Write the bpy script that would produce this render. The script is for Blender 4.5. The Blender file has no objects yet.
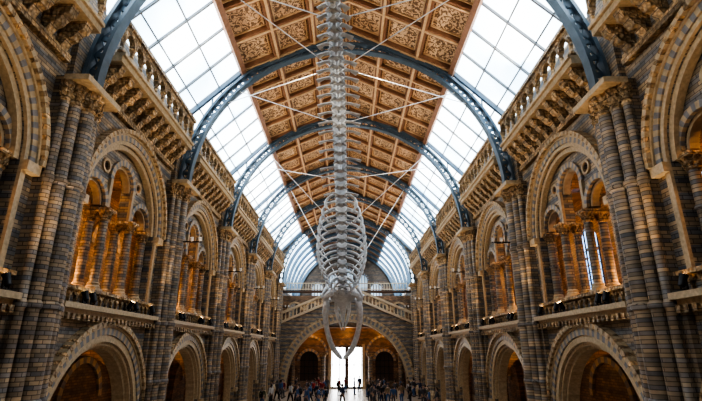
import bpy, math, random
from mathutils import Vector, Matrix
from mathutils.geometry import tessellate_polygon
random.seed(7)
pi=math.pi
COL=bpy.context.scene.collection
# ---------------------------------------------------------------- mesh builder
class MB:
    def __init__(s): s.v=[]; s.f=[]; s.m=[]; s.uv={}
    def add(s,vs,fs,m=0):
        o=len(s.v); s.v+= [tuple(p) for p in vs]
        for f in fs: s.f.append(tuple(i+o for i in f)); s.m.append(m)
        return o
    def hexa(s,p,m=0):
        s.add(p,[(0,3,2,1),(4,5,6,7),(0,1,5,4),(1,2,6,5),(2,3,7,6),(3,0,4,7)],m)
    def box(s,x0,x1,y0,y1,z0,z1,m=0):
        s.hexa([(x0,y0,z0),(x1,y0,z0),(x1,y1,z0),(x0,y1,z0),(x0,y0,z1),(x1,y0,z1),(x1,y1,z1),(x0,y1,z1)],m)
    def bar(s,p,q,w,h=None,m=0):
        p=Vector(p);q=Vector(q);h=h or w
        t=(q-p).normalized(); up=Vector((0,0,1)) if abs(t.z)<.95 else Vector((0,1,0))
        a=t.cross(up).normalized(); b=a.cross(t).normalized()
        a*=w/2;b*=h/2
        s.hexa([p-a-b,p+a-b,p+a+b,p-a+b,q-a-b,q+a-b,q+a+b,q-a+b],m)
    def tube(s,pts,rad,n=8,m=0,flat=1.0):
        pts=[Vector(p) for p in pts]; rings=[]
        for i,p in enumerate(pts):
            t=(pts[min(i+1,len(pts)-1)]-pts[max(i-1,0)]).normalized()
            up=Vector((0,0,1)) if abs(t.z)<.9 else Vector((0,1,0))
            a=t.cross(up).normalized(); b=a.cross(t).normalized()
            r=rad[i] if isinstance(rad,(list,tuple)) else rad
            rings+= [p+a*math.cos(2*pi*k/n)*r+b*math.sin(2*pi*k/n)*r*flat for k in range(n)]
        fs=[]
        for i in range(len(pts)-1):
            for k in range(n):
                fs.append((i*n+k,i*n+(k+1)%n,(i+1)*n+(k+1)%n,(i+1)*n+k))
        fs.append(tuple(range(n))[::-1]); L=(len(pts)-1)*n; fs.append(tuple(L+k for k in range(n)))
        s.add(rings,fs,m)
    def lathe(s,prof,n=16,c=(0,0),m=0):
        vs=[];fs=[]
        for r,z in prof:
            vs+=[(c[0]+r*math.cos(2*pi*k/n),c[1]+r*math.sin(2*pi*k/n),z) for k in range(n)]
        for i in range(len(prof)-1):
            for k in range(n):
                fs.append((i*n+k,i*n+(k+1)%n,(i+1)*n+(k+1)%n,(i+1)*n+k))
        fs.append(tuple(range(n))[::-1]); L=(len(prof)-1)*n; fs.append(tuple(L+k for k in range(n)))
        s.add(vs,fs,m)
    def ring(s,mp,ca,cb,r0,r1,c0,c1,a0=0,a1=pi,n=24,mats=(0,),gap=0):
        for i in range(n):
            t0=a0+(a1-a0)*i/n; t1=a0+(a1-a0)*(i+1)/n
            P=[]
            for c in (c0,c1):
                for r,t in ((r0,t0),(r1,t0),(r1,t1),(r0,t1)):
                    P.append(mp(ca+r*math.cos(t),cb+r*math.sin(t),c))
            s.hexa(P,mats[i%len(mats)])
    def plate(s,mp,loops,c0,c1,m=0):
        flat=[p for l in loops for p in l]; N=len(flat)
        tris=tessellate_polygon([[Vector((a,b,0)) for a,b in l] for l in loops])
        vs=[mp(a,b,c0) for a,b in flat]+[mp(a,b,c1) for a,b in flat]
        fs=[tuple(t) for t in tris]+[tuple(i+N for i in t)[::-1] for t in tris]
        o=0
        for l in loops:
            n=len(l)
            for i in range(n):
                j=(i+1)%n; fs.append((o+i,o+j,N+o+j,N+o+i))
            o+=n
        s.add(vs,fs,m)
    def mesh(s,name,mats,smooth=False):
        me=bpy.data.meshes.new(name); me.from_pydata(s.v,[],s.f)
        for mt in mats: me.materials.append(mt)
        me.polygons.foreach_set('material_index',s.m)
        import bmesh
        bm=bmesh.new(); bm.from_mesh(me); bmesh.ops.recalc_face_normals(bm,faces=bm.faces); bm.to_mesh(me); bm.free()
        if smooth:
            me.polygons.foreach_set('use_smooth',[True]*len(me.polygons))
            try: me.set_sharp_from_angle(angle=math.radians(40))
            except Exception: pass
        me.update(); return me
def mYZ(sg): return lambda a,b,c:(sg*c,a,b)
mXZ=lambda a,b,c:(a,c,b)
def ob(name,me,parent=None,loc=(0,0,0),label=None,cat=None,kind=None,group=None,rot=None):
    o=bpy.data.objects.new(name,me); COL.objects.link(o); o.location=loc
    if rot: o.rotation_euler=rot
    if parent: o.parent=parent
    if label: o['label']=label
    if cat: o['category']=cat
    if kind: o['kind']=kind
    if group: o['group']=group
    return o
def arch(ac,zs,r,n=16,a_from=0,a_to=pi):
    return [(ac+r*math.cos(a_from+(a_to-a_from)*i/n),zs+r*math.sin(a_from+(a_to-a_from)*i/n)) for i in range(n+1)]
def archhole(ac,sill,zs,r,n=16):
    return [(ac-r,sill),(ac+r,sill)]+arch(ac,zs,r,n)
# ---------------------------------------------------------------- materials
def newmat(name):
    m=bpy.data.materials.new(name); m.use_nodes=True; nt=m.node_tree
    return m,nt,nt.nodes['Principled BSDF'],nt.nodes.new,nt.links.new
def math_node(nt,op,a,b=None,c=None):
    n=nt.nodes.new('ShaderNodeMath'); n.operation=op
    for i,v in enumerate((a,b,c)):
        if v is None: continue
        if hasattr(v,'is_output'): nt.links.new(v,n.inputs[i])
        else: n.inputs[i].default_value=v
    return n.outputs[0]
def mix(nt,f,a,b,mode='MIX'):
    n=nt.nodes.new('ShaderNodeMix'); n.data_type='RGBA'; n.blend_type=mode
    for s,v in ((n.inputs[0],f),(n.inputs[6],a),(n.inputs[7],b)):
        if hasattr(v,'is_output'): nt.links.new(v,s)
        elif isinstance(v,(int,float)): s.default_value=v
        else: s.default_value=(*v,1)
    return n.outputs[2]
def simple(name,col,rough=.7,metal=0,noise=.25,scale=6,bump=0.0):
    m,nt,b,N,L=newmat(name)
    g=N('ShaderNodeTexCoord'); nz=N('ShaderNodeTexNoise'); nz.inputs['Scale'].default_value=scale; nz.inputs['Detail'].default_value=4
    L(g.outputs['Object'],nz.inputs['Vector'])
    dark=tuple(c*(1-noise*1.6) for c in col); lite=tuple(min(1,c*(1+noise)) for c in col)
    L(mix(nt,nz.outputs[0],dark,lite),b.inputs['Base Color'])
    b.inputs['Roughness'].default_value=rough; b.inputs['Metallic'].default_value=metal
    if bump:
        bp=N('ShaderNodeBump'); bp.inputs['Strength'].default_value=bump; L(nz.outputs[0],bp.inputs['Height']); L(bp.outputs[0],b.inputs['Normal'])
    return m
def emis(name,col,st,lo=(.5,.63,.74)):
    m,nt,b,N,L=newmat(name)
    b.inputs['Base Color'].default_value=(*[min(1,c) for c in col],1)
    b.inputs['Emission Strength'].default_value=st
    nz=N('ShaderNodeTexNoise'); nz.inputs['Scale'].default_value=.22; nz.inputs['Detail'].default_value=3
    g=N('ShaderNodeNewGeometry'); L(g.outputs['Position'],nz.inputs['Vector'])
    mr=N('ShaderNodeMapRange'); mr.inputs['From Min'].default_value=.34; mr.inputs['From Max'].default_value=.66; L(nz.outputs[0],mr.inputs['Value'])
    L(mix(nt,mr.outputs[0],tuple(c*k for c,k in zip(col,lo)),col),b.inputs['Emission Color'])
    return m
def banded(name,buff,blue,period=1.5,duty=.33,bw=.62,rh=.25,orn=0.0):
    m,nt,b,N,L=newmat(name)
    g=N('ShaderNodeNewGeometry'); sp=N('ShaderNodeSeparateXYZ'); L(g.outputs['Position'],sp.inputs[0])
    u=math_node(nt,'ADD',sp.outputs[0],sp.outputs[1]); cb=N('ShaderNodeCombineXYZ'); L(u,cb.inputs[0]); L(sp.outputs[2],cb.inputs[1])
    br=N('ShaderNodeTexBrick'); L(cb.outputs[0],br.inputs['Vector']); br.inputs['Scale'].default_value=1
    br.inputs['Brick Width'].default_value=bw; br.inputs['Row Height'].default_value=rh; br.inputs['Mortar Size'].default_value=.012
    br.inputs['Color1'].default_value=(1.25,1.14,1.0,1); br.inputs['Color2'].default_value=(.55,.56,.58,1); br.inputs['Mortar'].default_value=(.25,.23,.22,1)
    fr=math_node(nt,'FRACT',math_node(nt,'DIVIDE',sp.outputs[2],period))
    st=math_node(nt,'LESS_THAN',fr,duty)
    nz=N('ShaderNodeTexNoise'); nz.inputs['Scale'].default_value=1.6; nz.inputs['Detail'].default_value=8; L(g.outputs['Position'],nz.inputs['Vector'])
    nz2=N('ShaderNodeTexNoise'); nz2.inputs['Scale'].default_value=.45; nz2.inputs['Detail'].default_value=3; L(g.outputs['Position'],nz2.inputs['Vector'])
    base=mix(nt,st,buff,blue)
    base=mix(nt,math_node(nt,'MULTIPLY',nz2.outputs[0],.7),base,tuple((p+q)*.42 for p,q in zip(buff,blue)))
    c=mix(nt,1.0,base,br.outputs[0],'MULTIPLY')
    v=math_node(nt,'MULTIPLY_ADD',nz.outputs[0],1.8,.12)
    vc=N('ShaderNodeCombineColor'); [L(v,vc.inputs[i]) for i in range(3)]
    c=mix(nt,1.0,c,vc.outputs[0],'MULTIPLY')
    L(c,b.inputs['Base Color']); b.inputs['Roughness'].default_value=.45
    bp=N('ShaderNodeBump'); bp.inputs['Strength'].default_value=.5; bp.inputs['Distance'].default_value=.03
    h=br.outputs[1]
    if orn:
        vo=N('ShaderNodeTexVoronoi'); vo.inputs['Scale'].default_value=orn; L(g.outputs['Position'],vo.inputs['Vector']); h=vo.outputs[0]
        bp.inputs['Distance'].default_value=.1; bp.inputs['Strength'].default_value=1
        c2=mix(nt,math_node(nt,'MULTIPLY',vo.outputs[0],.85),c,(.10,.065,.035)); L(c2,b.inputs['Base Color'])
    L(h,bp.inputs['Height']); L(bp.outputs[0],b.inputs['Normal'])
    return m
BUFF=(.41,.325,.22); BLUE=(.155,.185,.23)
M_wall=banded('banded_terracotta',BUFF,BLUE,.5,.42,.4,.125)
M_pier=banded('pier_terracotta',(.38,.30,.205),(.20,.205,.225),.36,.33,.35,.12)
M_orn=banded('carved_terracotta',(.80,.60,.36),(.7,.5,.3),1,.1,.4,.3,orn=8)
M_vA=simple('voussoir_buff',(.48,.375,.245),.5,0,.35,5,.3)
M_vB=simple('voussoir_blue',(.22,.225,.245),.5,0,.35,5,.3)
M_vC=simple('moulding_buff',(.52,.41,.27),.42,0,.35,9,.5)
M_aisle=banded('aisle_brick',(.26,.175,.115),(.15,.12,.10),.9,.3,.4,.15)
M_steel=simple('blue_steel',(.10,.15,.20),.35,.3,.25,3)
M_wood=simple('ceiling_rib_wood',(.27,.14,.08),.5,0,.3,5,.2)
M_gold=simple('gilded_rib',(.66,.45,.26),.4,.1,.25,6,.3)
M_bar=simple('glazing_bar_metal',(.20,.22,.24),.5,.2,.2)
M_sky=emis('skylight_glass',(.90,.96,1.0),5.6,(.42,.56,.68))
M_sky2=emis('vault_skylight_glass',(.86,.94,1.0),5.0)
M_winb=emis('blue_leaded_glass',(.36,.6,1.0),2.8)
M_lamp=emis('lamp_lens',(1,.60,.26),9)
M_globe=emis('warm_globe_glass',(1,.62,.28),20)
M_black=simple('black_metal',(.02,.02,.022),.4,.5,.1)
M_bone=simple('whale_bone',(.66,.69,.72),.4,0,.3,5,.4)
M_bone2=simple('whale_bone_dark',(.46,.48,.50),.5,0,.35,5,.3)
M_cart=simple('dark_cartilage',(.04,.04,.045),.6,0,.3)
M_cable=simple('steel_cable',(.8,.82,.84),.35,.2,.1)
M_dark=simple('dark_oak',(.07,.04,.025),.5,0,.3)
def panelmat():
    m,nt,b,N,L=newmat('painted_botanical_panel')
    uv=N('ShaderNodeUVMap'); sp=N('ShaderNodeSeparateXYZ'); L(uv.outputs[0],sp.inputs[0])
    x=math_node(nt,'SUBTRACT',math_node(nt,'FRACT',sp.outputs[0]),.5); y=math_node(nt,'SUBTRACT',math_node(nt,'FRACT',sp.outputs[1]),.5)
    r=math_node(nt,'SQRT',math_node(nt,'ADD',math_node(nt,'MULTIPLY',x,x),math_node(nt,'MULTIPLY',y,y)))
    a=math_node(nt,'ARCTAN2',y,x)
    nz=N('ShaderNodeTexNoise'); nz.inputs['Scale'].default_value=7; nz.inputs['Detail'].default_value=2; L(uv.outputs[0],nz.inputs['Vector'])
    cell=N('ShaderNodeTexWhiteNoise'); cell.noise_dimensions='2D'; cb=N('ShaderNodeCombineXYZ')
    L(math_node(nt,'FLOOR',sp.outputs[0]),cb.inputs[0]); L(math_node(nt,'FLOOR',sp.outputs[1]),cb.inputs[1]); L(cb.outputs[0],cell.inputs['Vector'])
    w=math_node(nt,'MULTIPLY_ADD',nz.outputs[0],26,math_node(nt,'MULTIPLY',r,math_node(nt,'MULTIPLY_ADD',cell.outputs[0],40,10)))
    pet=math_node(nt,'SINE',math_node(nt,'ADD',math_node(nt,'MULTIPLY',a,math_node(nt,'ROUND',math_node(nt,'MULTIPLY_ADD',cell.outputs[0],5,4))),w))
    rings=math_node(nt,'SINE',math_node(nt,'MULTIPLY_ADD',r,38,math_node(nt,'MULTIPLY',nz.outputs[0],26)))
    p=math_node(nt,'MULTIPLY_ADD',pet,.5,math_node(nt,'MULTIPLY_ADD',rings,.5,.1))
    mr=N('ShaderNodeMapRange'); mr.inputs['From Min'].default_value=-.05; mr.inputs['From Max'].default_value=.25; L(p,mr.inputs['Value'])
    mx=math_node(nt,'MAXIMUM',math_node(nt,'ABSOLUTE',x),math_node(nt,'ABSOLUTE',y))
    border=math_node(nt,'GREATER_THAN',mx,.39)
    line=math_node(nt,'MULTIPLY',math_node(nt,'GREATER_THAN',mx,.36),math_node(nt,'LESS_THAN',mx,.385))
    c=mix(nt,mr.outputs[0],mix(nt,cell.outputs[0],(.66,.46,.28),(.56,.36,.21)),(.15,.085,.045))
    dots=math_node(nt,'SINE',math_node(nt,'MULTIPLY',math_node(nt,'ADD',x,y),75))
    bc=mix(nt,math_node(nt,'GREATER_THAN',dots,.2),(.50,.31,.18),(.24,.12,.065))
    c=mix(nt,border,c,bc)
    c=mix(nt,line,c,(.78,.58,.36))
    L(c,b.inputs['Base Color']); b.inputs['Roughness'].default_value=.6
    return m
M_panel=panelmat()
def floormat():
    m,nt,b,N,L=newmat('mosaic_floor')
    g=N('ShaderNodeNewGeometry'); ck=N('ShaderNodeTexBrick'); ck.inputs['Scale'].default_value=1; ck.inputs['Brick Width'].default_value=.9;ck.inputs['Row Height'].default_value=.9
    ck.inputs['Color1'].default_value=(.42,.35,.28,1);ck.inputs['Color2'].default_value=(.34,.29,.24,1);ck.inputs['Mortar'].default_value=(.15,.12,.1,1)
    L(g.outputs['Position'],ck.inputs['Vector']); L(ck.outputs[0],b.inputs['Base Color']); b.inputs['Roughness'].default_value=.3
    return m
M_floor=floormat()
# ---------------------------------------------------------------- dims
W=9.3; WT=10.1; BAY=9.4; Y0=13.6
bays=[Y0+BAY*(i-.5) for i in range(0,6)]
piers=[Y0+BAY*i for i in range(-1,6)]
YS=-6; YE=66.5; YB=61.2; YR=84.0
TZ=13.4
LZ,LR=2.1,3.2; UZ,UR,US=10.15,3.1,7.05
b=MB(); b.box(-15.6,15.6,YS,YE+1,-.3,0); ob('floor',b.mesh('floor',[M_floor]),kind='structure')
for sg,nm in ((-1,'left'),(1,'right')):
    b=MB(); mp=mYZ(sg)
    outl=[(YS,0)]
    for yc in bays:
        outl+= [(yc-LR,0)]+arch(yc,LZ,LR,20,pi,0)+[(yc+LR,0)]
    outl+=[(YR,0),(YR,TZ-.1),(YB,TZ-.1),(YB,17.2),(YS,17.2)]
    holes=[archhole(yc,US,UZ,UR,20) for yc in bays]
    b.plate(mp,[outl]+holes,W,WT)
    ob('wall_'+nm,b.mesh('nave_wall',[M_wall]),kind='structure')
    b=MB(); b.box(*sorted((sg*WT,sg*15)),YS,YR,5.75,6.15); ob('floor_gallery_'+nm,b.mesh('gallery_floor',[M_aisle]),kind='structure')
    b=MB(); b.box(*sorted((sg*WT,sg*15)),YS,YR,14.2,14.5); ob('ceiling_gallery_'+nm,b.mesh('gallery_ceiling',[M_aisle]),kind='structure')
    b=MB(); b.plate(mp,[[(YS,0),(YR,0),(YR,14.5),(YS,14.5)]]+([archhole(yc,8.2,11.0,1.3,12) for yc in bays[1:]] if sg>0 else []),15,15.4)
    for yc in bays:
        b.ring(mp,yc,2.4,1.9,2.25,14.85,15,n=18,mats=(1,2))
        if sg<0: b.ring(mp,yc,11,1.4,1.75,14.85,15,n=18,mats=(1,2))
        b.box(*sorted((sg*14.7,sg*15)),yc+4.4,yc+5.0,0,5.75,1)
        b.box(*sorted((sg*14.7,sg*15)),yc+4.4,yc+5.0,6.15,14.2,1)
    for y in piers:
        b.plate(mXZ,[[(sg*WT,6.15),(sg*(WT+.5),6.15)]+[(sg*(12.55-2.0*math.cos(pi*k/12)),11.2+2.0*math.sin(pi*k/12)) for k in range(13)]+[(sg*14.7,6.15),(sg*15,6.15),(sg*15,14.2),(sg*WT,14.2)]],y-.35,y+.35)
        b.plate(mXZ,[[(sg*WT,0),(sg*(WT+.5),0)]+[(sg*(12.55-2.0*math.cos(pi*k/12)),2.8+2.0*math.sin(pi*k/12)) for k in range(13)]+[(sg*14.7,0),(sg*15,0),(sg*15,5.75),(sg*WT,5.75)]],y-.35,y+.35)
    ob('wall_outer_'+nm,b.mesh('outer_wall',[M_aisle,M_vA,M_vB]),kind='structure')
wn=1
for yc in bays[1:]:
    w=ob('window_%d'%wn,None,kind='structure',loc=(15.2,yc,8.2)); wn+=1
    b=MB(); b.plate(mYZ(1),[archhole(0,0,2.8,1.3,12)],0,.05); ob('glass',b.mesh('leaded_glass',[M_winb]),w)
    b=MB()
    for k in range(-2,3): b.box(-.12,-.04,k*.5-.03,k*.5+.03,0,2.8+math.sqrt(max(0,1.69-k*k*.25)))
    for k in range(7): b.box(-.12,-.04,-1.3,1.3,k*.45,k*.45+.04)
    ob('window_bars',b.mesh('window_bars',[M_black]),w)
b=MB(); b.plate(mXZ,[[(-15.4,0),(15.4,0),(15.4,14.5),(9.7,14.5),(9.7,17.2),(6.3,20.6),(0,23.6),(-6.3,20.6),(-9.7,17.2),(-9.7,14.5),(-15.4,14.5)]],YS-.5,YS)
ob('wall_rear',b.mesh('rear_wall',[M_wall]),kind='structure')
# ---------------------------------------------------------------- columns
def col_meshes(h,r,seg=14):
    b=MB(); b.box(-r*1.5,r*1.5,-r*1.5,r*1.5,0,.12); b.lathe([(r*1.45,.12),(r*1.5,.18),(r*1.2,.24),(r*1.35,.3),(r*1.05,.36)],seg)
    base=b.mesh('column_base',[M_vC],True)
    ch=min(.5,h*.2)
    b=MB(); b.lathe([(r,.36),(r*.98,h*.5),(r*1.18,h*.5+.01),(r*1.22,h*.5+.05),(r*1.18,h*.5+.09),(r*.97,h*.5+.1),(r*.93,h-ch)],seg)
    sh=b.mesh('column_shaft',[M_pier],True)
    b=MB(); b.lathe([(r,h-ch),(r*1.2,h-ch+.04),(r*.98,h-ch+.08),(r*1.15,h-ch*.5),(r*1.65,h-.12)],seg)
    for lev,(rr,zz,s) in enumerate(((r*1.15,h-ch*.62,.6),(r*1.5,h-ch*.32,.75))):
        for k in range(8):
            a=2*pi*(k+lev*.5)/8; c,sn=math.cos(a),math.sin(a)
            b.tube([(c*rr*.85,sn*rr*.85,zz-ch*.25),(c*rr*1.05,sn*rr*1.05,zz),(c*rr*1.28,sn*rr*1.28,zz+.02)],[r*.22,r*.25,r*.1],5)
    b.box(-r*1.75,r*1.75,-r*1.75,r*1.75,h-.12,h)
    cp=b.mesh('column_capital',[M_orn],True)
    return base,sh,cp
def place_column(ms,loc,label,group,name='column'):
    e=ob(name,None,None,loc,label,'column',None,group)
    for n,m in zip(('base','shaft','capital'),ms): ob(n,m,e)
    return e
HZ=10.3
gcol=col_meshes(HZ-US-.04,.17)
def pier_meshes(sg):
    X=lambda x: sg*x
    out=[]
    b=MB(); b.box(*sorted((X(8.98),X(9.3))),-.95,.95,0,13.35); b.box(*sorted((X(9.1),X(9.3))),-1.15,1.15,0,6.3)
    b.box(*sorted((X(9.08),X(9.3))),-.55,.55,13.35,17.2)
    out.append(('body',b.mesh('pier_body',[M_pier])))
    spec=[(8.72,0,.27),(8.8,-.5,.19),(8.8,.5,.19),(8.92,-.86,.14),(8.92,.86,.14)]
    b=MB(); b.box(*sorted((X(8.3),X(8.98))),-1.05,1.05,0,.6)
    for x,y,r in spec: b.lathe([(r*1.35,.6),(r*1.4,.75),(r*1.15,.85),(r*1.25,.95),(r*1.02,1.05)],16,(X(x),y))
    out.append(('base',b.mesh('pier_base',[M_vC],True)))
    for x,y,r in spec:
        b=MB(); pr=[(r,1.05)]
        for z in (3.6,6.2,9.9):
            pr+=[(r,z-.12),(r*1.22,z-.08),(r*1.3,z),(r*1.22,z+.08),(r,z+.12)]
        pr+=[(r*.97,12.45)]
        b.lathe(pr,18,(X(x),y)); out.append(('shaft',b.mesh('pier_shaft',[M_pier],True)))
    for x,y,r in spec:
        b=MB(); b.lathe([(r,12.45),(r*1.2,12.5),(r,12.56),(r*1.1,12.85),(r*1.55,13.15)],16,(X(x),y))
        for lev in (0,1):
            for k in range(8):
                a=2*pi*(k+.5*lev)/8;c,s=math.cos(a),math.sin(a); z=12.72+.25*lev; q=r*(1.05+.2*lev)
                b.tube([(X(x)+c*q*.9,y+s*q*.9,z-.12),(X(x)+c*q*1.1,y+s*q*1.1,z),(X(x)+c*q*1.4,y+s*q*1.4,z+.03)],[r*.22,r*.28,r*.12],5)
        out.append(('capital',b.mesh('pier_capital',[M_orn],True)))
    b=MB(); b.box(*sorted((X(8.2),X(8.98))),-1.05,1.05,13.15,13.35)
    out.append(('abacus',b.mesh('pier_abacus',[M_vC])))
    return out
for sg in (-1,1):
    pm=pier_meshes(sg)
    for y in piers:
        e=ob('pier',None,None,(0,y,0),'banded terracotta clustered pier with carved leafy capitals','pier',None,'clustered piers of the nave')
        for n,m in pm: ob(n,m,e)
# ---------------------------------------------------------------- archways per bay
NB=10
for sg in (-1,1):
    mp=mYZ(sg)
    b=MB(); b.ring(mp,0,LZ,3.8,4.0,8.98,9.3,n=76,mats=(0,1)); b.ring(mp,0,LZ,3.72,3.8,9.1,9.3,n=40); lo1=b.mesh('outer_moulding',[M_vC,M_orn])
    b=MB(); b.ring(mp,0,LZ,3.45,3.72,9.14,9.3,n=64,mats=(0,1)); lo2=b.mesh('voussoir_ring',[M_vB,M_vA])
    b=MB(); b.ring(mp,0,LZ,3.2,3.45,9.2,9.3,n=40); b.ring(mp,0,LZ,2.95,3.2,9.5,10.0,n=50,mats=(0,1)); b.ring(mp,0,LZ,3.08,3.2,9.32,9.5,n=36)
    for s2 in (-1,1):
        b.box(*sorted((sg*9.5,sg*10.0)),*sorted((s2*2.95,s2*3.2)),0,LZ)
        b.box(*sorted((sg*9.04,sg*9.3)),*sorted((s2*3.2,s2*3.95)),LZ-.3,LZ)
    lo3=b.mesh('inner_order',[M_vC,M_vA])
    b=MB(); b.ring(mp,0,UZ,3.56,3.74,8.95,9.3,n=70,mats=(0,1)); b.ring(mp,0,UZ,3.48,3.56,9.08,9.3,n=40); up1=b.mesh('outer_moulding',[M_vC,M_orn])
    b=MB(); b.ring(mp,0,UZ,3.26,3.48,9.14,9.3,n=60,mats=(0,1)); up2=b.mesh('voussoir_ring',[M_vB,M_vA])
    b=MB(); b.ring(mp,0,UZ,3.1,3.26,9.2,9.3,n=36); b.ring(mp,0,UZ,2.9,3.1,9.35,9.6,n=30); 
    for s2 in (-1,1):
        b.box(*sorted((sg*9.04,sg*9.3)),*sorted((s2*3.1,s2*3.68)),UZ-.3,UZ)
        b.box(*sorted((sg*9.2,sg*9.3)),*sorted((s2*3.1,s2*3.3)),US,UZ-.3)
    up3=b.mesh('inner_order',[M_vC])
    b=MB(); hz=HZ
    path=[(-3.06,hz),(-2.85,hz)]+arch(-2.02,hz+.1,.83,12,pi,0)+[(-1.19,hz),(-.88,hz),(-.88,11.6)]+arch(0,11.6,.88,12,pi,0)+[(.88,hz),(1.19,hz)]+arch(2.02,hz+.1,.83,12,pi,0)+[(2.85,hz),(3.06,hz)]
    path+=arch(0,UZ,3.08,24,.06,pi-.06)
    ocu=[[(s2*1.42+.2*math.cos(2*pi*k/12),12.0+.2*math.sin(2*pi*k/12)) for k in range(12)] for s2 in (-1,1)]
    b.plate(mp,[path]+ocu,9.62,10.05)
    sa=b.mesh('spandrel',[M_wall])
    b=MB()
    for a in (-2.02,2.02): b.ring(mp,a,hz+.1,.83,1.05,9.5,9.62,n=20,mats=(0,1)); b.ring(mp,a,hz+.1,.72,.83,9.66,9.95,n=14)
    b.ring(mp,0,11.6,.88,1.12,9.5,9.62,n=22,mats=(0,1)); b.ring(mp,0,11.6,.76,.88,9.66,9.95,n=14)
    for s2 in (-1,1):
        b.box(*sorted((sg*9.5,sg*9.62)),*sorted((s2*.86,s2*1.05)),hz,11.6)
        b.ring(mp,s2*1.42,12.0,.2,.3,9.55,9.62,a0=0,a1=2*pi,n=14)
    sb=b.mesh('hood_moulding',[M_vA,M_vB])
    b=MB(); b.box(*sorted((sg*8.8,sg*9.3)),-3.7,3.7,6.3,6.48); b.box(*sorted((sg*9.0,sg*9.3)),-3.7,3.7,6.15,6.3); ledge=b.mesh('ledge',[M_vC])
    b=MB()
    for k in range(24): b.box(*sorted((sg*8.9,sg*9.3)),-3.65+k*.31,-3.65+k*.31+.16,5.95,6.15)
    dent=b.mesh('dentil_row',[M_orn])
    b=MB(); 
    for k in range(18):
        yy=-3.5+k*.41; b.ring(mp,yy,6.78,.1,.17,9.2,9.3,n=8); b.box(*sorted((sg*9.2,sg*9.3)),yy-.205-.03,yy-.205+.03,6.48,6.92)
    b.box(*sorted((sg*9.08,sg*9.3)),-3.7,3.7,6.95,7.07)
    blind=b.mesh('blind_arcade',[M_orn])
    b=MB(); b.box(*sorted((sg*8.3,sg*9.3)),-3.95,3.95,15.1,15.35); b.box(*sorted((sg*8.2,sg*8.6)),-3.95,3.95,15.35,15.48); bal_slab=b.mesh('walkway_slab',[M_vC])
    n=NB; wd=7.8; st=wd/n
    o2=[(-3.95,16.15)]
    for k in range(n):
        c=-wd/2+st*(k+.5); o2+= [(c-st*.5+.1,16.15)]+arch(c,16.18,st*.5-.1,8,pi,0)+[(c+st*.5-.1,16.15)]
    o2+=[(3.95,16.15),(3.95,16.68),(-3.95,16.68)]
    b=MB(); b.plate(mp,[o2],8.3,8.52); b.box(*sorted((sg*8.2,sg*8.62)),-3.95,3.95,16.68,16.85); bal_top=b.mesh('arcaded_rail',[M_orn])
    b=MB(); b.lathe([(.14,15.48),(.14,15.56),(.085,15.62),(.08,16.0),(.13,16.1),(.15,16.15)],8); balu=b.mesh('baluster',[M_orn],True)
    pr=[(9.3,14.2),(9.1,14.2),(8.95,14.45),(8.8,14.5),(8.62,14.75),(8.5,14.8),(8.4,15.1),(9.3,15.1)]
    b=MB(); b.plate(lambda a,bb,c:(sg*a,c,bb),[pr],-.17,.17); corb=b.mesh('corbel',[M_orn])
    b=MB(); b.box(*sorted((sg*9.1,sg*9.3)),-3.95,3.95,13.95,14.2); cornice=b.mesh('cornice_moulding',[M_orn])
    for yc in bays:
        L0=(0,yc,0)
        e=ob('arcade_archway',None,None,L0,'round terracotta ground-floor archway with striped voussoirs','archway',None,'ground floor arches')
        for nm,m in (('outer_moulding',lo1),('voussoir_ring',lo2),('inner_order',lo3)): ob(nm,m,e)
        e=ob('gallery_parapet',None,None,L0,'terracotta ledge with dentils and low blind arcade parapet','parapet',None,'gallery parapets')
        for nm,m in (('ledge',ledge),('dentil_row',dent),('blind_arcade',blind)): ob(nm,m,e)
        e=ob('gallery_archway',None,None,L0,'large round gallery arch enclosing three smaller arched openings','archway',None,'gallery arches')
        for nm,m in (('outer_moulding',up1),('voussoir_ring',up2),('inner_order',up3),('spandrel',sa),('hood_moulding',sb)): ob(nm,m,e)
        e=ob('upper_balustrade',None,None,L0,'arcaded terracotta balustrade carried on carved corbels','balustrade',None,'upper balustrades')
        for nm,m in (('walkway_slab',bal_slab),('arcaded_rail',bal_top),('cornice_moulding',cornice)): ob(nm,m,e)
        for k in range(n+1): ob('baluster',balu,e,(sg*8.41,-wd/2+st*k,0))
        for k in range(n): ob('corbel',corb,e,(0,-wd/2+st*(k+.5),0))
        for y2 in (-2.87,-1.03,1.03,2.87):
            for xx in (9.52,10.1) if abs(y2)<2 else (9.72,):
                place_column(gcol,(sg*xx*1.0,yc+y2,US+.02),'slender banded terracotta column with leafy capital','gallery arcade columns')
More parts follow.
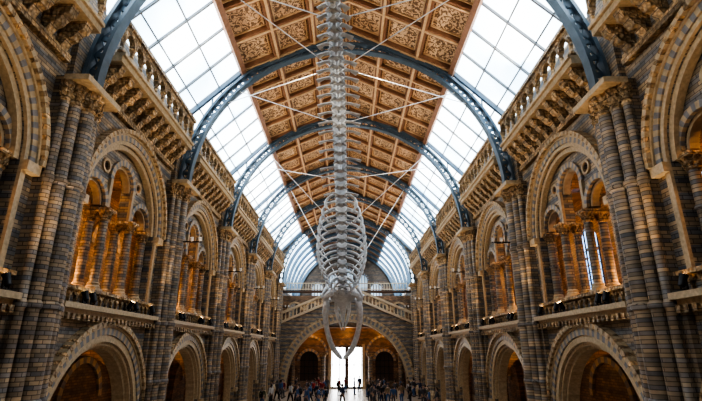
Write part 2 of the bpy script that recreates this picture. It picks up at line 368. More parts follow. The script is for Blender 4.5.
# ---------------------------------------------------------------- roof
def slope(sg,e0,e1):
    A=Vector((sg*e0[0],0,e0[1]));B=Vector((sg*e1[0],0,e1[1])); d=(B-A); Ln=d.length; d/=Ln
    nrm=Vector((-d.z*sg,0,d.x*sg))
    if nrm.z>0: nrm=-nrm
    def P(t,y,n): q=A+d*t+nrm*n; return (q.x,y,q.z)
    return P,Ln
b=MB(); uvs=[]
ny=28; dy=(YB-YS)/ny
for sg in (-1,1):
    P,Ln=slope(sg,(6.3,20.6),(0,23.6))
    nt_=3; dt=Ln/nt_
    for j in range(ny):
        for i in range(nt_):
            y0=YS+j*dy; y1=y0+dy; t0=i*dt; t1=t0+dt
            b.add([P(t0,y0,0),P(t1,y0,0),P(t1,y1,0),P(t0,y1,0)],[(0,1,2,3)],0); uvs.append((len(b.f)-1,(i+3*(sg>0)+.0,j)))
    def rb(t0,t1,y0,y1,n0,n1,m): 
        b.hexa([P(t0,y0,n0),P(t1,y0,n0),P(t1,y1,n0),P(t0,y1,n0),P(t0,y0,n1),P(t1,y0,n1),P(t1,y1,n1),P(t0,y1,n1)],m)
    for i in range(nt_+1):
        rb(max(0,i*dt-.19),min(Ln,i*dt+.19),YS,YB,.01,.28,1); rb(max(0,i*dt-.07),min(Ln,i*dt+.07),YS,YB,.28,.35,2)
    for j in range(ny+1):
        y=YS+j*dy; rb(0,Ln,max(YS,y-.19),min(YB,y+.19),.012,.27,1); rb(0,Ln,max(YS,y-.065),min(YB,y+.065),.27,.33,2)
    for j in range(ny):
        for i in range(nt_):
            y0=YS+j*dy+.27; y1=YS+(j+1)*dy-.27; t0=i*dt+.27; t1=(i+1)*dt-.27
            for q in ((t0,t1,y0,y0+.07),(t0,t1,y1-.07,y1),(t0,t0+.07,y0,y1),(t1-.07,t1,y0,y1)): rb(*q,.005,.08,2)
    rb(0,Ln,YS,YB,-.3,-.25,1)
RB=9.2; a0=math.radians(52); nb=6
cc=lambda r,t,y:(r*math.cos(t),y,TZ+r*math.sin(t))
for j in range(10):
    for i in range(nb):
        y0=YB+(YR-YB)*j/10; y1=YB+(YR-YB)*(j+1)/10
        t0=a0+(pi-2*a0)*i/nb; t1=a0+(pi-2*a0)*(i+1)/nb
        b.add([cc(RB,t0,y0),cc(RB,t1,y0),cc(RB,t1,y1),cc(RB,t0,y1)],[(0,1,2,3)],0); uvs.append((len(b.f)-1,None))
for i in range(nb+1):
    t=a0+(pi-2*a0)*i/nb; b.bar(cc(RB-.1,t,YB),cc(RB-.1,t,YR),.3,.2,1)
for j in range(11):
    y=YB+(YR-YB)*j/10; b.ring(mXZ,0,TZ,RB-.2,RB-.01,y-.12,y+.12,a0=a0,a1=pi-a0,n=12,mats=(1,))
me=b.mesh('ceiling',[M_panel,M_wood,M_gold])
uvl=me.uv_layers.new(name='UVMap')
for fi,u_ in uvs:
    p=me.polygons[fi]
    y0=min(me.vertices[k].co.y for k in p.vertices); x0=min(me.vertices[k].co.x for k in p.vertices)
    for li in p.loop_indices:
        co=me.vertices[me.loops[li].vertex_index].co
        u,v=u_ if u_ else (fi%7,fi%5)
        uvl.data[li].uv=(u+ (0.001 if abs(co.x-x0)<.01 else .999), v+(0.001 if abs(co.y-y0)<.01 else .999))
ob('ceiling',me,kind='structure')
b=MB(); b.plate(mXZ,[[(-10.1,TZ)]+[(-9.2,TZ)]+arch(0,TZ,9.2,40,pi,0)[1:]+[(10.1,TZ),(10.1,17.2),(9.75,17.2),(6.3,20.7),(0,23.7),(-6.3,20.7),(-9.75,17.2),(-10.1,17.2)]],YB-.1,YB+.3)
ob('wall_crossing',b.mesh('crossing_wall',[M_wall]),kind='structure')
tn=1
for sg in (-1,1):
    P,Ln=slope(sg,(9.75,17.15),(6.3,20.6))
    def H(bb,t0,t1,y0,y1,n0,n1,m=0):
        bb.hexa([P(t0,y0,n0),P(t1,y0,n0),P(t1,y1,n0),P(t0,y1,n0),P(t0,y0,n1),P(t1,y0,n1),P(t1,y1,n1),P(t0,y1,n1)],m)
    edges=[YS]+piers
    for k in range(len(edges)-1):
        a,c_=edges[k],edges[k+1]
        w=ob('window_%d'%wn,None,kind='structure'); wn+=1
        g=MB(); H(g,0,Ln,a,c_,-.03,0); ob('glass',g.mesh('skylight_pane',[M_sky]),w)
        g=MB(); nn=max(2,round((c_-a)/1.9))
        for i in range(nn+1): 
            y=a+(c_-a)*i/nn; wdt=.045; H(g,0,Ln,max(a,y-wdt),min(c_,y+wdt),.01,.13)
        for i in range(4): H(g,max(0,Ln*i/3-.035),min(Ln,Ln*i/3+.035),a,c_,.01,.08)
        ob('glazing_bars',g.mesh('glazing_bars',[M_bar]),w)
    for k in range(2):
        ya=YB+.3+(YR-YB-.3)*k/2; yb_=YB+.3+(YR-YB-.3)*(k+1)/2
        w=ob('window_%d'%wn,None,kind='structure'); wn+=1
        g=MB(); g.ring(lambda a,bb,c:(sg*a,c,bb),0,TZ,RB,RB+.05,ya,yb_,a0=.03,a1=a0,n=12); ob('glass',g.mesh('curved_glass',[M_sky2]),w)
        g=MB()
        for j in range(4):
            y=ya+(yb_-ya)*j/3; g.ring(lambda a,bb,c:(sg*a,c,bb),0,TZ,RB-.1,RB-.01,y-.04,y+.04,a0=.03,a1=a0,n=12)
        for i in range(3):
            t=.03+(a0-.03)*i/2; g.bar((sg*(RB-.08)*math.cos(t),ya,TZ+(RB-.08)*math.sin(t)),(sg*(RB-.08)*math.cos(t),yb_,TZ+(RB-.08)*math.sin(t)),.06)
        ob('glazing_bars',g.mesh('curved_bars',[M_bar]),w)
    b=MB(); H(b,Ln-.16,Ln+.14,YS,YB,.2,.5); ob('trim_%d'%tn,b.mesh('eaves_beam',[M_wood]),kind='structure'); tn+=1
    b=MB(); b.box(*sorted((sg*9.3,sg*10.1)),YS,YB,17.2,17.32); ob('trim_%d'%tn,b.mesh('wall_coping',[M_vC]),kind='structure'); tn+=1
b=MB(); b.ring(mXZ,0,TZ,8.45,8.58,-.2,.2,n=48); tr1=b.mesh('inner_chord',[M_steel])
b=MB(); b.ring(mXZ,0,TZ,8.92,9.05,-.2,.2,a0=.02,a1=pi-.02,n=48); tr2=b.mesh('outer_chord',[M_steel])
b=MB(); N=40
for i in range(N):
    t0=pi*i/N; t1=pi*(i+1)/N
    f=lambda r,a:(r*math.cos(a),0,TZ+r*math.sin(a))
    b.bar(f(8.56,t0),f(8.94,t0),.07,.2)
    b.bar(f(8.56,t0),f(8.94,t1),.05,.06); b.bar(f(8.56,t1),f(8.94,t0),.05,.06)
tr3=b.mesh('lattice_web',[M_steel])
b=MB()
for sg in (-1,1):
    P,Ln=slope(sg,(6.3,20.6),(0,23.6)); b.bar(P(0,0,.42),P(Ln,0,.42),.22,.2)
    P,Ln=slope(sg,(9.7,17.15),(6.3,20.6)); b.bar(P(.0,0,.2),P(Ln,0,.2),.2,.2)
    for aa in (.55,.8,1.05,1.3): 
        x=9.05*math.cos(aa); z=TZ+9.05*math.sin(aa); rz=20.6+(6.3-x)*3/6.3 if x<6.3 else 20.6-(x-6.3)
        b.bar((sg*x,0,z),(sg*x,0,rz-.3),.08,.08)
tr4=b.mesh('rafter',[M_steel])
for y in piers:
    e=ob('roof_truss',None,None,(0,y,0),'blue-grey steel arched lattice truss spanning the hall','roof truss',None,'arched roof trusses')
    for nm,m in (('inner_chord',tr1),('outer_chord',tr2),('lattice_web',tr3),('rafter',tr4)): ob(nm,m,e)
b=MB(); b.ring(mXZ,0,TZ,8.6,9.05,-.18,.18,n=48); vr=b.mesh('rib_arc',[M_steel])
for y in (64.8,68.4,72.0,75.8,79.8,83.7): ob('vault_rib',vr,None,(0,y,0),'plain steel arched rib of the glazed end vault','roof rib',None,'end vault ribs')
# ---------------------------------------------------------------- end: bridge wall, stairs, foyer
AZ,AR=.9,7.65
M_pale=simple('pale_stone',(.62,.51,.36),.5,0,.25,5,.2)
def prof(x):
    x=abs(x); return 11.5 if x<1.3 else 11.5-(x-1.3)*3.3/8.0
b=MB()
o=[(-9.3,0),(-AR,0)]+arch(0,AZ,AR,36,pi,0)+[(AR,0),(9.3,0),(9.3,prof(9.3)),(1.3,11.5),(-1.3,11.5),(-9.3,prof(9.3))]
b.plate(mXZ,[o],61.9,63.0); ob('wall_bridge',b.mesh('bridge_wall',[M_wall]),kind='structure')
e=ob('entrance_archway',None,None,(0,61.9,0),'wide round terracotta arch under the bridge stairs','archway')
b=MB(); b.ring(mXZ,0,AZ,8.4,8.7,-.3,0,a0=.13,a1=pi-.13,n=90,mats=(0,1)); ob('outer_moulding',b.mesh('om',[M_vC,M_orn]),e)
b=MB(); b.ring(mXZ,0,AZ,7.95,8.4,-.18,0,n=90,mats=(0,1)); ob('voussoir_ring',b.mesh('vr',[M_vB,M_vA]),e)
b=MB(); b.ring(mXZ,0,AZ,7.65,7.95,-.1,0,n=50); ob('inner_order',b.mesh('io',[M_vC]),e)
e=ob('bridge_balustrade',None,None,(0,62.1,0),'pale stone balustrade following the twin stair flights','balustrade')
b=MB()
for h0,w in ((.0,.3),(1.2,.3)):
    for p,q in ((-9.2,-1.3),(-1.3,1.3),(1.3,9.2)): b.bar((p,-.15,prof(p)+h0),(q,-.15,prof(q)+h0),.6,w)
for x in (-1.3,1.3,-9.0,9.0): b.box(x-.25,x+.25,-.3,.25,prof(x),prof(x)+1.8)
ob('rail',b.mesh('bridge_rail',[M_pale]),e)
bm_=MB(); bm_.lathe([(.11,0),(.11,.08),(.07,.15),(.11,.4),(.07,.65),(.11,.95)],7); bme=bm_.mesh('bridge_baluster',[M_pale],True)
x=-8.6
while x<8.7:
    ob('baluster',bme,e,(x,0,prof(x)+.15)); x+=.48
b=MB(); b.box(-9.3,9.3,63.0,YR,7.9,8.1); ob('ceiling_foyer',b.mesh('foyer_ceiling',[M_aisle]),kind='structure')
e=ob('landing_railing',None,None,(0,66.2,13.1),'stone upper landing bridge with thin railing','railing')
b=MB(); b.box(-9.2,9.2,-.6,.6,-.25,0); ob('landing',b.mesh('landing',[M_dark]),e)
b=MB(); b.box(-9.2,9.2,-.6,-.4,.95,1.05); b.box(-9.2,9.2,-.6,-.5,.1,.2)
for k in range(46): b.box(-9.1+k*.4,-9.04+k*.4,-.55,-.45,0,.95)
ob('handrail',b.mesh('handrail',[M_pale]),e)
b=MB(); b.plate(mXZ,[[(-9.3,8.1),(9.3,8.1),(9.3,12.6),(-9.3,12.6)]]+[archhole(x,8.3,10.6,.9,10) for x in (-7.6,-5.0,-2.4,2.4,5.0,7.6)],68.0,68.4)
for x in (-7.6,-5.0,-2.4,2.4,5.0,7.6): b.ring(mXZ,x,10.6,.9,1.15,67.9,68.0,n=14,mats=(1,))
ob('wall_upper_arcade',b.mesh('upper_arcade_wall',[M_aisle,M_vA]),kind='structure')
DW,DH=2.1,5.5
b=MB()
oz=[(-9.3,0),(-DW,0),(-DW,DH),(DW,DH),(DW,0),(9.3,0),(9.3,7.9),(-9.3,7.9)]
FW=(-5.2,5.2)
b.plate(mXZ,[oz]+[archhole(x,1.0,3.6,1.25,12) for x in FW],YE,YE+.8)
for x in FW:
    b.ring(mXZ,x,3.6,1.25,1.6,YE-.15,YE,n=18,mats=(1,2)); b.ring(mXZ,x,4.4,2.3,2.6,YE-.2,YE,n=28,mats=(1,2))
for xx in (-1.9,1.9): b.box(xx*1.22-.2,xx*1.22+.2,YE-.2,YE,0,5.8,1)
ob('wall_end',b.mesh('end_wall',[M_aisle,M_vA,M_vB]),kind='structure')
for x in FW:
    w=ob('window_%d'%wn,None,kind='structure',loc=(x,YE+.5,0)); wn+=1
    b=MB(); b.plate(mXZ,[archhole(0,1.0,3.6,1.25,12)],0,.05); ob('glass',b.mesh('end_glass',[M_dark]),w)
    b=MB()
    for k in (-1,0,1): b.box(k*.6-.04,k*.6+.04,-.1,0,1.0,4.5)
    for z in (1.0,1.9,2.8,3.6): b.box(-1.25,1.25,-.1,0,z,z+.07)
    ob('mullions',b.mesh('mullions',[M_black]),w)
d=ob('door_1',None,kind='structure',loc=(0,YE+.45,0))
b=MB(); b.box(-DW,DW,0,.05,0,DH); ob('glass',b.mesh('door_glass',[emis('doorway_daylight_glass',(1,1,1),9,(.9,.92,.95))]),d)
b=MB()
for xx in (-2.0,-1.0,0,1.0,2.0): b.box(xx-.05-(.2 if xx==0 else 0),xx+.05+(.2 if xx==0 else 0),-.12,0,0,DH)
b.box(-DW,DW,-.12,0,3.0,3.1); b.box(-DW,DW,-.12,0,DH-.15,DH); b.box(-DW,DW,-.12,0,0,.25)
ob('door_frame',b.mesh('door_frame',[M_dark]),d)
b=MB()
oz=[(-9.3,8.1),(9.3,8.1),(9.3,TZ)]+arch(0,TZ,9.3,36)[1:]
hw=[(x,h,r) for x,h,r in ((-5.4,15.6,1.0),(-2.75,17.2,1.0),(0,18.2,1.1),(2.75,17.2,1.0),(5.4,15.6,1.0))]
b.plate(mXZ,[oz]+[archhole(x,13.4,h,r,12) for x,h,r in hw],YR,YR+.8)
for x,h,r in hw: b.ring(mXZ,x,h,r,r+.3,YR-.15,YR,n=18,mats=(1,2))
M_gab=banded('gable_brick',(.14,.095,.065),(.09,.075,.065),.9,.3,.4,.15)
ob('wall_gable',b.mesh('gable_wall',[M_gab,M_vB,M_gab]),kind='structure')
M_dimw=emis('far_window_glass',(.7,.8,.9),.5)
for x,h,r in hw:
    w=ob('window_%d'%wn,None,kind='structure',loc=(x,YR+.5,0)); wn+=1
    b=MB(); b.plate(mXZ,[archhole(0,13.4,h,r,12)],0,.05); ob('glass',b.mesh('gable_glass',[M_dimw]),w)
    b=MB()
    for k in (-1,0,1): b.box(k*r*.5-.05,k*r*.5+.05,-.1,0,13.4,h+r*.8)
    z=13.4
    while z<h: b.box(-r,r,-.1,0,z,z+.08); z+=.8
    ob('mullions',b.mesh('mullions',[M_black]),w)
fc=col_meshes(4.6,.32)
for x in (-7.3,-3.2,3.2,7.3): place_column(fc,(x,65.4,0),'stout terracotta foyer column with carved capital','foyer columns')
# ---------------------------------------------------------------- whale
def cr(pts,t):
    n=len(pts)-1; x=t*n; i=min(int(x),n-1); f=x-i
    p=[Vector(pts[max(0,min(n,i+k))]) for k in (-1,0,1,2)]
    return .5*((2*p[1])+(-p[0]+p[2])*f+(2*p[0]-5*p[1]+4*p[2]-p[3])*f*f+(-p[0]+3*p[1]-3*p[2]+p[3])*f**3)
SP=[(-.5,9.0,14.9),(-.48,12,15.8),(-.45,15.5,16.3),(-.42,19,16.25),(-.4,23,15.4),(-.38,27,13.9),(-.35,31,11.6),(-.32,34.4,9.25)]
OFF=Vector((-.4,23,15.4))
e=ob('whale_skeleton',None,None,tuple(OFF),'giant pale whale skeleton diving headfirst, hung on cables','whale skeleton')
def frame(t):
    p=cr(SP,t); tn=(cr(SP,min(1,t+.01))-cr(SP,max(0,t-.01))).normalized()
    side=Vector((1,0,0)); up=side.cross(tn).normalized()
    if up.z<0: up=-up
    return p-OFF,tn,side,up
def lerp(tab,t):
    for (a,va),(c,vc) in zip(tab,tab[1:]):
        if t<=c: return va+(vc-va)*(t-a)/(c-a)
    return tab[-1][1]
RT=[(0,.10),(.15,.20),(.4,.28),(.7,.31),(1,.27)]
TP=[(0,0.08),(.1,.18),(.2,.34),(.35,.62),(.6,.88),(.75,.65),(1,.4)]
NS=[(0,.05),(.12,.22),(.3,.6),(.6,.8),(.85,.5),(1,.3)]
NV=40
for i in range(NV):
    t=i/(NV-1); p,tn,sd,up=frame(t); r=lerp(RT,t); L=.29
    b=MB(); b.tube([p-tn*L*.68,p-tn*L*.56,p-tn*L*.28,p,p+tn*L*.28,p+tn*L*.56,p+tn*L*.68],[r*1.08,r*1.2,r*.9,r*.74,r*.9,r*1.2,r*1.08],12)
    b.tube([p+tn*L*.66,p+tn*L*1.3],[r*.6,r*.6],8,2)
    w=lerp(TP,t)
    for s in (-1,1):
        b.tube([p+sd*s*r*.6,p+sd*s*(r+w*.5)-up*.03+tn*.05,p+sd*s*(r+w)+tn*.16-up*.10],[.14,.09,.15],7,0,flat=.5)
        b.tube([p+sd*s*r*.5-up*r*.7,p+sd*s*r*1.25-up*r*1.2+tn*.05],[.08,.05],6,1)
    h=lerp(NS,t)
    b.tube([p+up*r*.7,p+up*(r+h*.5)-tn*.05,p+up*(r+h)-tn*.16],[.09,.09,.13],6,1)
    if .05<t<.6: 
        hh=h*.6
        b.tube([p-up*r*.8+tn*L,p-up*(r+hh*.5)+tn*L*.8,p-up*(r+hh)+tn*L*.4],[.10,.09,.08],6,0)
    ob('vertebra',b.mesh('vertebra',[M_bone,M_bone2,M_cart],True),e)
for i in range(14):
    t=.70+.0205*i; p,tn,sd,up=frame(t)
    q=math.sin(pi*(i+3.2)/18)
    for s in (-1,1):
        pts=[]
        for k in range(13):
            a=k/12; ang=a*2.5
            x=math.sin(ang)*1.42*q; y=(1-math.cos(ang))*1.0*q
            pts.append(p+sd*s*(x+.2)-up*(y-.12)+tn*(a**1.3)*.75*(.5+.5*q))
        b=MB(); b.tube(pts,[.08,.085,.09]+[.09]*7+[.08,.07,.045],8); ob('rib',b.mesh('rib',[M_bone],True),e)
b=MB(); p,tn,sd,up=frame(.9); b.tube([p-up*2.0+tn*.4,p-up*2.0+tn*.8,p-up*1.9+tn*1.2],[.12,.25,.1],8,flat=.4); ob('sternum',b.mesh('sternum',[M_bone],True),e)
p,tn,sd,up=frame(.955)
for s in (-1,1):
    c=p+sd*s*1.15-up*.5
    P3=[c-up*.25]+[c+up*(.35+.1*math.sin(k))+tn*(-.55+.22*k) for k in range(6)]
    o=[v for v in P3]+[v+sd*s*.09 for v in P3]
    fs=[(0,k,k+1) for k in range(1,6)]+[(7,7+k+1,7+k) for k in range(1,6)]+[(k,k+1,k+8,k+7) for k in range(0,6)]+[(6,0,7,13)]
    b=MB(); b.add(o,fs); ob('shoulder_blade',b.mesh('scapula',[M_bone]),e)
    b=MB(); c=c-up*.25
    d2=(sd*s*.12-up*.8-tn*.5).normalized()
    b.tube([c,c+d2*.25,c+d2*.5],[.17,.13,.16],8)
    for u in (-.09,.09): b.tube([c+d2*.48+tn*u,c+d2*.9+tn*u*1.2,c+d2*1.2+tn*u],[.09,.065,.085],7)
    for f in range(4):
        o4=(f-1.5)*.09; q0=c+d2*1.2+tn*o4
        for seg in range(4):
            a_=q0+d2*.21*seg; b.tube([a_,a_+d2*.1,a_+d2*.21],[.05,.035,.045],6)
    ob('flipper',b.mesh('flipper',[M_bone],True),e)
O=OFF
hx=-.32
def V(x,y,z): return Vector((hx+x*.84,y,z))-O
def loft(b,secs,n=12,m=0):
    vs=[]
    for (y,z,w,h) in secs:
        for k in range(n):
            a=2*pi*k/n; vs.append(V(w*math.copysign(abs(math.cos(a))**.8,math.cos(a)),y+h*math.sin(a)*.45,z+h*math.sin(a)))
    fs=[(i*n+k,i*n+(k+1)%n,(i+1)*n+(k+1)%n,(i+1)*n+k) for i in range(len(secs)-1) for k in range(n)]
    fs+=[tuple(range(n))[::-1],tuple((len(secs)-1)*n+k for k in range(n))]; b.add(vs,fs,m)
b=MB()
loft(b,[(34.3,9.5,.4,.36),(34.7,9.3,.95,.55),(35.2,8.95,1.2,.5),(35.7,8.65,.75,.34),(36.4,8.2,.34,.22),(37.4,7.6,.2,.14),(38.6,6.85,.1,.08)])
for s in (-1,1):
    b.tube([V(s*.7,34.8,9.2),V(s*1.25,34.9,9.05),V(s*1.55,35.1,8.8),V(s*1.5,35.35,8.4)],[.36,.3,.27,.24],8)
    b.tube([V(s*.6,35.6,8.75),V(s*1.1,35.7,8.7),V(s*1.45,35.5,8.5)],[.24,.18,.17],8)
    b.tube([V(s*.5,35.7,8.6),V(s*.6,36.8,7.95),V(s*.4,38.0,7.2),V(s*.12,39.0,6.6)],[.22,.14,.1,.06],8)
ob('skull',b.mesh('skull',[M_bone],True),e)
for s in (-1,1):
    J=[(1.4,35.1,8.5),(1.56,35.5,7.7),(1.5,36.1,6.8),(1.26,36.8,5.9),(.85,37.5,5.1),(.38,38.0,4.6),(.08,38.2,4.35)]
    pts=[V(s*c.x,c.y,c.z) for c in [cr(J,k/18) for k in range(19)]]
    b=MB(); b.tube(pts,[.2,.27,.27,.25]+[.21]*10+[.2,.18,.16,.13,.08],10)
    b.tube([pts[2],pts[2]+Vector((0,-.1,.4))],[.12,.05],6)
    ob('jaw_bone',b.mesh('jaw_bone',[M_bone],True),e)
def truss_pt(y,x): return Vector((x,y,TZ+math.sqrt(8.45**2-x*x)))
cab=[(13.6,6.6,.20),(13.6,6.2,.34),(23,6.8,.34),(23,6.2,.5),(32.4,6.8,.66),(32.4,6.0,.8),(41.8,5.5,.97)]
for y,x,t in cab:
    for s in (-1,1):
        b=MB(); q=cr(SP,t)+Vector((s*.2,0,.15)); b.tube([truss_pt(y,s*x),q],.023,6)
        ob('suspension_cable',b.mesh('cable',[M_cable]),None,(0,0,0),'thin steel cable from roof truss to whale skeleton','cable',None,'whale suspension cables')
# ---------------------------------------------------------------- lights
def light(name,typ,loc,col,en,size=.3,rot=None,**k):
    l=bpy.data.lights.new(name,typ); l.color=col; l.energy=en
    if typ!='AREA': l.shadow_soft_size=size
    for a,v in k.items(): setattr(l,a,v)
    o=bpy.data.objects.new(name,l); COL.objects.link(o); o.location=loc
    if rot: o.rotation_euler=rot
    return o
WARM=(1,.50,.18)
for sg in (-1,1):
    for yc in bays:
        light('gallery_light','POINT',(sg*11.3,yc+.6,12.9),WARM,420,.2)
        light('gallery_light_low','POINT',(sg*10.9,yc-1.9,7.6),WARM,200,.2)
        light('aisle_light','POINT',(sg*11.6,yc+2.6,4.9),WARM,80,.2)
for x in (-5,0,5): light('foyer_light','POINT',(x,64.4,7.4),WARM,150,.3)
for x in (-5,5): light('landing_light','POINT',(x,65.0,11.0),(1,.7,.4),160,.3)
b=MB(); b.box(-.12,.12,-.12,.12,0,.04); b.box(-.02,.02,-.14,-.11,.02,.3); b.box(-.02,.02,.11,.14,.02,.3); sl_b=b.mesh('bracket',[M_black])
b=MB(); b.lathe([(.06,-.18),(.09,-.15),(.1,.1),(.115,.14),(.115,.16)],12); sl_h=b.mesh('housing',[M_black],True)
b=MB(); b.lathe([(.09,.155),(.09,.17)],12); sl_l=b.mesh('lens',[M_lamp])
b=MB(); b.tube([(0,0,0),(0,0,.9)],.02,6); lm_r=b.mesh('lamp_rod',[M_black])
b=MB(); b.lathe([(.03,-.16),(.12,-.1),(.16,0),(.12,.1),(.05,.15)],12); lm_g=b.mesh('lamp_globe',[M_globe],True)
b=MB(); b.lathe([(.06,.14),(.09,.16),(.03,.24)],10); lm_c=b.mesh('lamp_cap',[M_black],True)
M_enam=simple('white_enamel',(.75,.75,.75),.4)
b=MB(); b.lathe([(.05,-.12),(.08,-.1),(.09,.12)],10); bh=b.mesh('bar_head',[M_enam],True)
for sg in (-1,1):
    for yc in bays:
        for xx,zz in ((12.2,4.7),(11.8,13.1)):
            e=ob('pendant_lamp',None,None,(sg*xx,yc,zz),'warm glowing globe lamp hanging in the arcade','lamp',None,'arcade pendant lamps')
            ob('rod',lm_r,e,(0,0,.1)); ob('globe',lm_g,e); ob('cap',lm_c,e)
    for y in piers[2:]:
        e=ob('spotlight_bar',None,None,(sg*8.45,y,10.3),'small bracket of white spotlights fixed to a pier','spotlight',None,'pier spotlight bars')
        b=MB(); b.box(*sorted((0,-sg*.95)),-.03,.03,-.03,.03); ob('arm',b.mesh('bar_arm',[M_black]),e)
        for k in (0,1): ob('head',bh,e,(-sg*(.45+.42*k),0,.12),rot=(.4,0,0))
    for yc in bays:
        for j,dyy in enumerate((-2.4,-1.9,1.0,1.5,3.2)):
            e=ob('spotlight',None,None,(sg*8.94,yc+dyy,6.48),'small black spotlight standing on the gallery ledge','spotlight',None,'ledge spotlights')
            tl=sg*(-.5 if j==2 else .4)
            ob('bracket',sl_b,e); ob('housing',sl_h,e,(0,0,.28),rot=(0,tl,0)); ob('lens',sl_l,e,(0,0,.28),rot=(0,tl,0))
        for dyy in (-3.6,3.6):
            light('uplight','SPOT',(sg*8.45,yc+dyy,6.9),(1,.70,.40),420,.1,rot=(pi,sg*(-.12),0),spot_size=1.1,spot_blend=.8)
        light('arch_uplight','SPOT',(sg*8.5,yc,6.9),(1,.68,.37),330,.1,rot=(pi,sg*(-.3),0),spot_size=1.4,spot_blend=.8)
        light('ceiling_uplight','SPOT',(sg*8.6,yc,17.0),(1,.88,.74),1200,.2,rot=(0,sg*(pi-.85),0),spot_size=1.9,spot_blend=.7)
        light('balustrade_fill_light','SPOT',(-sg*8.0,yc,15.9),(1,.82,.58),1700,.2,rot=(0,-sg*pi/2,0),spot_size=.9,spot_blend=.9)  # added warm fill without a fixture, brightens the balustrade across the hall
# ---------------------------------------------------------------- people
def skin(name,verts,edges,rad,sub=1,root=0):
    me=bpy.data.meshes.new(name); me.from_pydata(verts,edges,[])
    o=bpy.data.objects.new(name,me); COL.objects.link(o)
    md=o.modifiers.new('s','SKIN'); md.use_smooth_shade=True
    for i,r in enumerate(rad):
        sv=me.skin_vertices[0].data[i]; rr=r if isinstance(r,tuple) else (r,r); sv.radius=rr; sv.use_root=(i==root)
    o.modifiers.new('u','SUBSURF').levels=sub
    dg=bpy.context.evaluated_depsgraph_get(); m2=bpy.data.meshes.new_from_object(o.evaluated_get(dg)); m2.name=name
    bpy.data.objects.remove(o); return m2
def person_meshes(stride,armL,armR):
    hip=.92
    V_=[(0,0,hip),(0,0,1.1),(0,0,1.3),(0,0,1.43),(0,0,1.5),(0,.02,1.58),(0,.01,1.66),(0,0,1.73)]
    R=[(.15,.11),(.13,.1),(.16,.11),(.1,.08),.05,.075,(.088,.1),.06]
    E=[(0,1),(1,2),(2,3),(3,4),(4,5),(5,6),(6,7)]
    def arm(s,a,V,R,E,k,sc=1):
        sh=Vector((s*.2,0,1.4)); el=sh+Vector(a[0]); ha=el+Vector(a[1])
        n=len(V); V+= [tuple(sh),tuple(el),tuple(ha)]; R+=[.062*sc,.048*sc,.034*sc]; E+=[(k,n),(n,n+1),(n+1,n+2)]
        return n+2,ha,Vector(a[1]).normalized()
    def leg(s,st,V,R,E,k,sc=1):
        n=len(V); V+=[(s*.1,0,.86),(s*.11,st*.16+.03,.48),(s*.11,st*.32,.09)]; R+=[.095*sc,.065*sc,.045*sc]; E+=[(k,n),(n,n+1),(n+1,n+2)]
        return n+2
    hands=[]
    for s,a in ((-1,armL),(1,armR)):
        i,ha,d=arm(s,a,V_,R,E,3); n=len(V_); V_.append(tuple(ha+d*.07)); R.append((.036,.02)); E.append((i,n)); hands.append((ha+d*.07,d,s))
    for s in (-1,1):
        i=leg(s,s*stride,V_,R,E,0); n=len(V_); V_.append((s*.11,s*stride*.32+.12,.045)); R.append(.035); E.append((i,n))
    body=skin('person_body',V_,E,R)
    b=MB()
    for p,d,s in hands:
        sd=Vector((0,1,0)) if abs(d.y)<.8 else Vector((0,0,1))
        for f in range(4):
            o=p+sd*(f-1.5)*.02; ln=.07+.012*(1-abs(f-1.4)); b.tube([o,o+d*ln*.5,o+d*ln+Vector((-s*.02,0,0))],[.010,.009,.007],5)
        b.tube([p-d*.05+sd*.03,p-d*.01+sd*.06,p+d*.025+sd*.065],[.011,.01,.008],5)
    b.tube([(0,.1,1.645),(0,.125,1.615),(0,.1,1.605)],[.008,.015,.01],5)
    for s in (-1,1): b.tube([(s*.085,-.0,1.6),(s*.098,-.01,1.63),(s*.088,0,1.66)],[.01,.018,.01],5)
    import bmesh
    tm=b.mesh('t',[],True); bm=bmesh.new(); bm.from_mesh(body); bm.from_mesh(tm); bm.to_mesh(body); bm.free()
    T=[(0,0,.9),(0,0,1.1),(0,0,1.3),(0,0,1.44)];TR=[(.165,.125),(.145,.115),(.175,.125),(.09,.08)];TE=[(0,1),(1,2),(2,3)]
    for s,a in ((-1,armL),(1,armR)): arm(s,a,T,TR,TE,3,1.28)
    top=skin('jacket',T,TE,TR,1,1)
    T=[(0,0,.95),(0,0,.88)];TR=[(.155,.118),(.155,.118)];TE=[(0,1)]
    for s in (-1,1): leg(s,s*stride,T,TR,TE,1,1.22)
    tro=skin('trousers',T,TE,TR)
    b=MB()
    for s in (-1,1):
        y=s*stride*.32; x=s*.11
        b.tube([(x,y-.08,.05),(x,y+.02,.055),(x,y+.12,.045),(x,y+.19,.03)],[.045,.055,.05,.03],8,flat=.85)
    shoe=b.mesh('shoes',[],True)
    b=MB(); 
    prof_=[(.02,1.785),(.06,1.775),(.092,1.73),(.103,1.68),(.098,1.62),(.085,1.57)]
    vs=[];n=12
    for r,z in prof_:
        for k in range(n):
            a=2*pi*k/n; yy=math.sin(a)*r; 
            if yy>0 and z<1.7: yy*=.25
            vs.append((math.cos(a)*r,yy-.015,z))
    fs=[(i*n+k,i*n+(k+1)%n,(i+1)*n+(k+1)%n,(i+1)*n+k) for i in range(len(prof_)-1) for k in range(n)]+[tuple(range(n))]
    b.add(vs,fs); hair=b.mesh('hair',[],True)
    for m in (body,top,tro,shoe,hair):
        m.materials.clear(); m.materials.append(M_black)
    return body,top,tro,shoe,hair
def A(s,e,h): return ((s*e[0],e[1],e[2]),(s*h[0],h[1],h[2]))
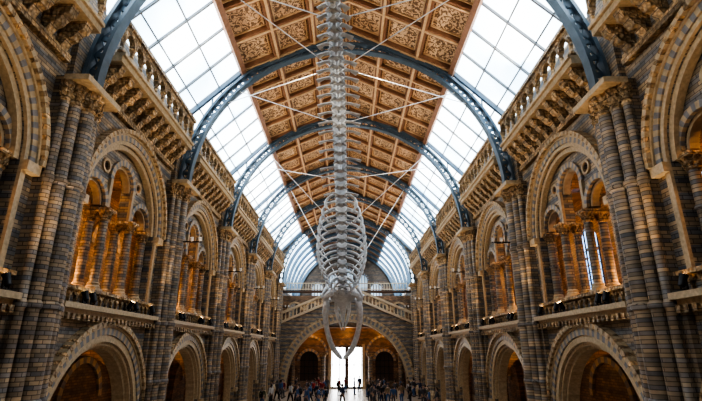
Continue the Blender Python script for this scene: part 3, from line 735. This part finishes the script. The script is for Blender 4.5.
poses=[
 ('standing',0.1,A(-1,(.05,0,-.29),(0,.05,-.25)),A(1,(.05,0,-.29),(0,.06,-.25))),
 ('walking',.8,A(-1,(.04,.12,-.26),(0,.15,-.2)),A(1,(.04,-.12,-.26),(0,.02,-.26))),
 ('holding up phone',.05,A(-1,(.05,0,-.29),(0,.05,-.25)),A(1,(.03,.2,-.15),(-.08,.15,.2))),
 ('with arms forward',.15,A(-1,(.05,.05,-.28),(-.1,.22,.02)),A(1,(.05,.05,-.28),(-.1,.22,.02))),
]
PM=[person_meshes(*p[1:]) for p in poses]
b=MB(); b.tube([(0,-.12,.98),(0,-.24,1.0),(0,-.26,1.2),(0,-.2,1.38),(0,-.12,1.42)],[.1,.14,.15,.13,.08],10); packm=b.mesh('backpack',[M_black],True)
skins=[simple('skin_%d'%i,c,.5,0,.08) for i,c in enumerate([(.42,.27,.2),(.34,.21,.15),(.46,.31,.24),(.16,.09,.06)])]
hairs=[simple('hair_%d'%i,c,.6,0,.1) for i,c in enumerate([(.03,.02,.015),(.06,.035,.02),(.2,.13,.07),(.02,.02,.02)])]
cl=[('black',(.012,.012,.015)),('navy',(.015,.028,.07)),('grey',(.08,.08,.09)),('blue',(.05,.11,.24)),('red',(.22,.02,.02)),('white',(.5,.5,.5)),('olive',(.07,.08,.04)),('tan',(.25,.18,.11))]
cms=[(n,simple('cloth_'+n.replace(' ','_'),c,.85,0,.15)) for n,c in cl]
def person(x,y,rz,pi_,pack=False):
    pose=poses[pi_]; jn,jm=random.choice(cms+cms[:4]+cms[:3]); tn_,tm=random.choice(cms[:4])
    e=ob('person',None,None,(x,y,0),'person %s in %s jacket, %s trousers'%(pose[0],jn,tn_)+(', backpack' if pack else ''),'person',None,'museum visitors')
    e.rotation_euler=(0,0,rz); sc=random.uniform(.98,1.12); e.scale=(sc,sc,sc)
    sk=random.choice(skins); hr=random.choice(hairs)
    for n,m,mt in zip(('body','jacket','trousers','shoes','hair'),PM[pi_],(sk,jm,tm,cms[0][1],hr)):
        c=ob(n,m,e); c.material_slots[0].link='OBJECT'; c.material_slots[0].material=mt
    if pack: ob('backpack',packm,e)
placed=[(-3.6,44.5),(-2.6,45.2),(-4.6,46),(-2.0,45.6),(-.4,46.6),(-5.6,49),(-5.2,51),(2.6,47),(3.4,48),(4.4,46.5),(5.4,48.5),(2.4,52),(6.4,49.5),(-.9,57),(.9,58),(7.0,45),(-7.2,47),(7.7,42.0),(7.2,43.0),(-7.6,44.5),(-7.9,52),(7.9,53),(7.6,47.5),(-.2,61.5)]
tries=0
cent=[(-4.0,50),(-3.5,57),(-6.8,56),(3,58),(4.5,52),(6.8,56),(7.2,48),(3.2,49),(-7.2,50)]
while len(placed)<66 and tries<8000:
    tries+=1
    cx,cy=random.choice(cent); x=random.gauss(cx,.8); y=random.gauss(cy,2.6)
    if not 43<y<65.0 or abs(x)<1.3: continue
    if abs(x)>7.8 or any(math.hypot(x-a,y-c)<.6 for a,c in placed): continue
    if 61<y<63.6 and abs(x)>6.2: continue
    if 64.4<y and (abs(abs(x)-3.2)<1 or abs(abs(x)-7.3)<1): continue
    placed.append((x,y))
for x,y in placed: person(x,y,random.uniform(0,2*pi),random.choice([0,0,1,1,2,3]),random.random()<.25)
# ---------------------------------------------------------------- world, camera
w=bpy.data.worlds.new('World'); bpy.context.scene.world=w; w.use_nodes=True
w.node_tree.nodes['Background'].inputs[0].default_value=(.6,.75,1,1); w.node_tree.nodes['Background'].inputs[1].default_value=.5
try: bpy.context.scene.view_settings.look='AgX - High Contrast'
except Exception: pass
cam=bpy.data.cameras.new('Camera'); co=bpy.data.objects.new('Camera',cam); COL.objects.link(co)
co.location=(0,0,5); cam.sensor_width=36; cam.lens=455/702*36; cam.clip_end=300
co.rotation_euler=(math.radians(90+18.2),0,-math.atan(4/455))
bpy.context.scene.camera=co
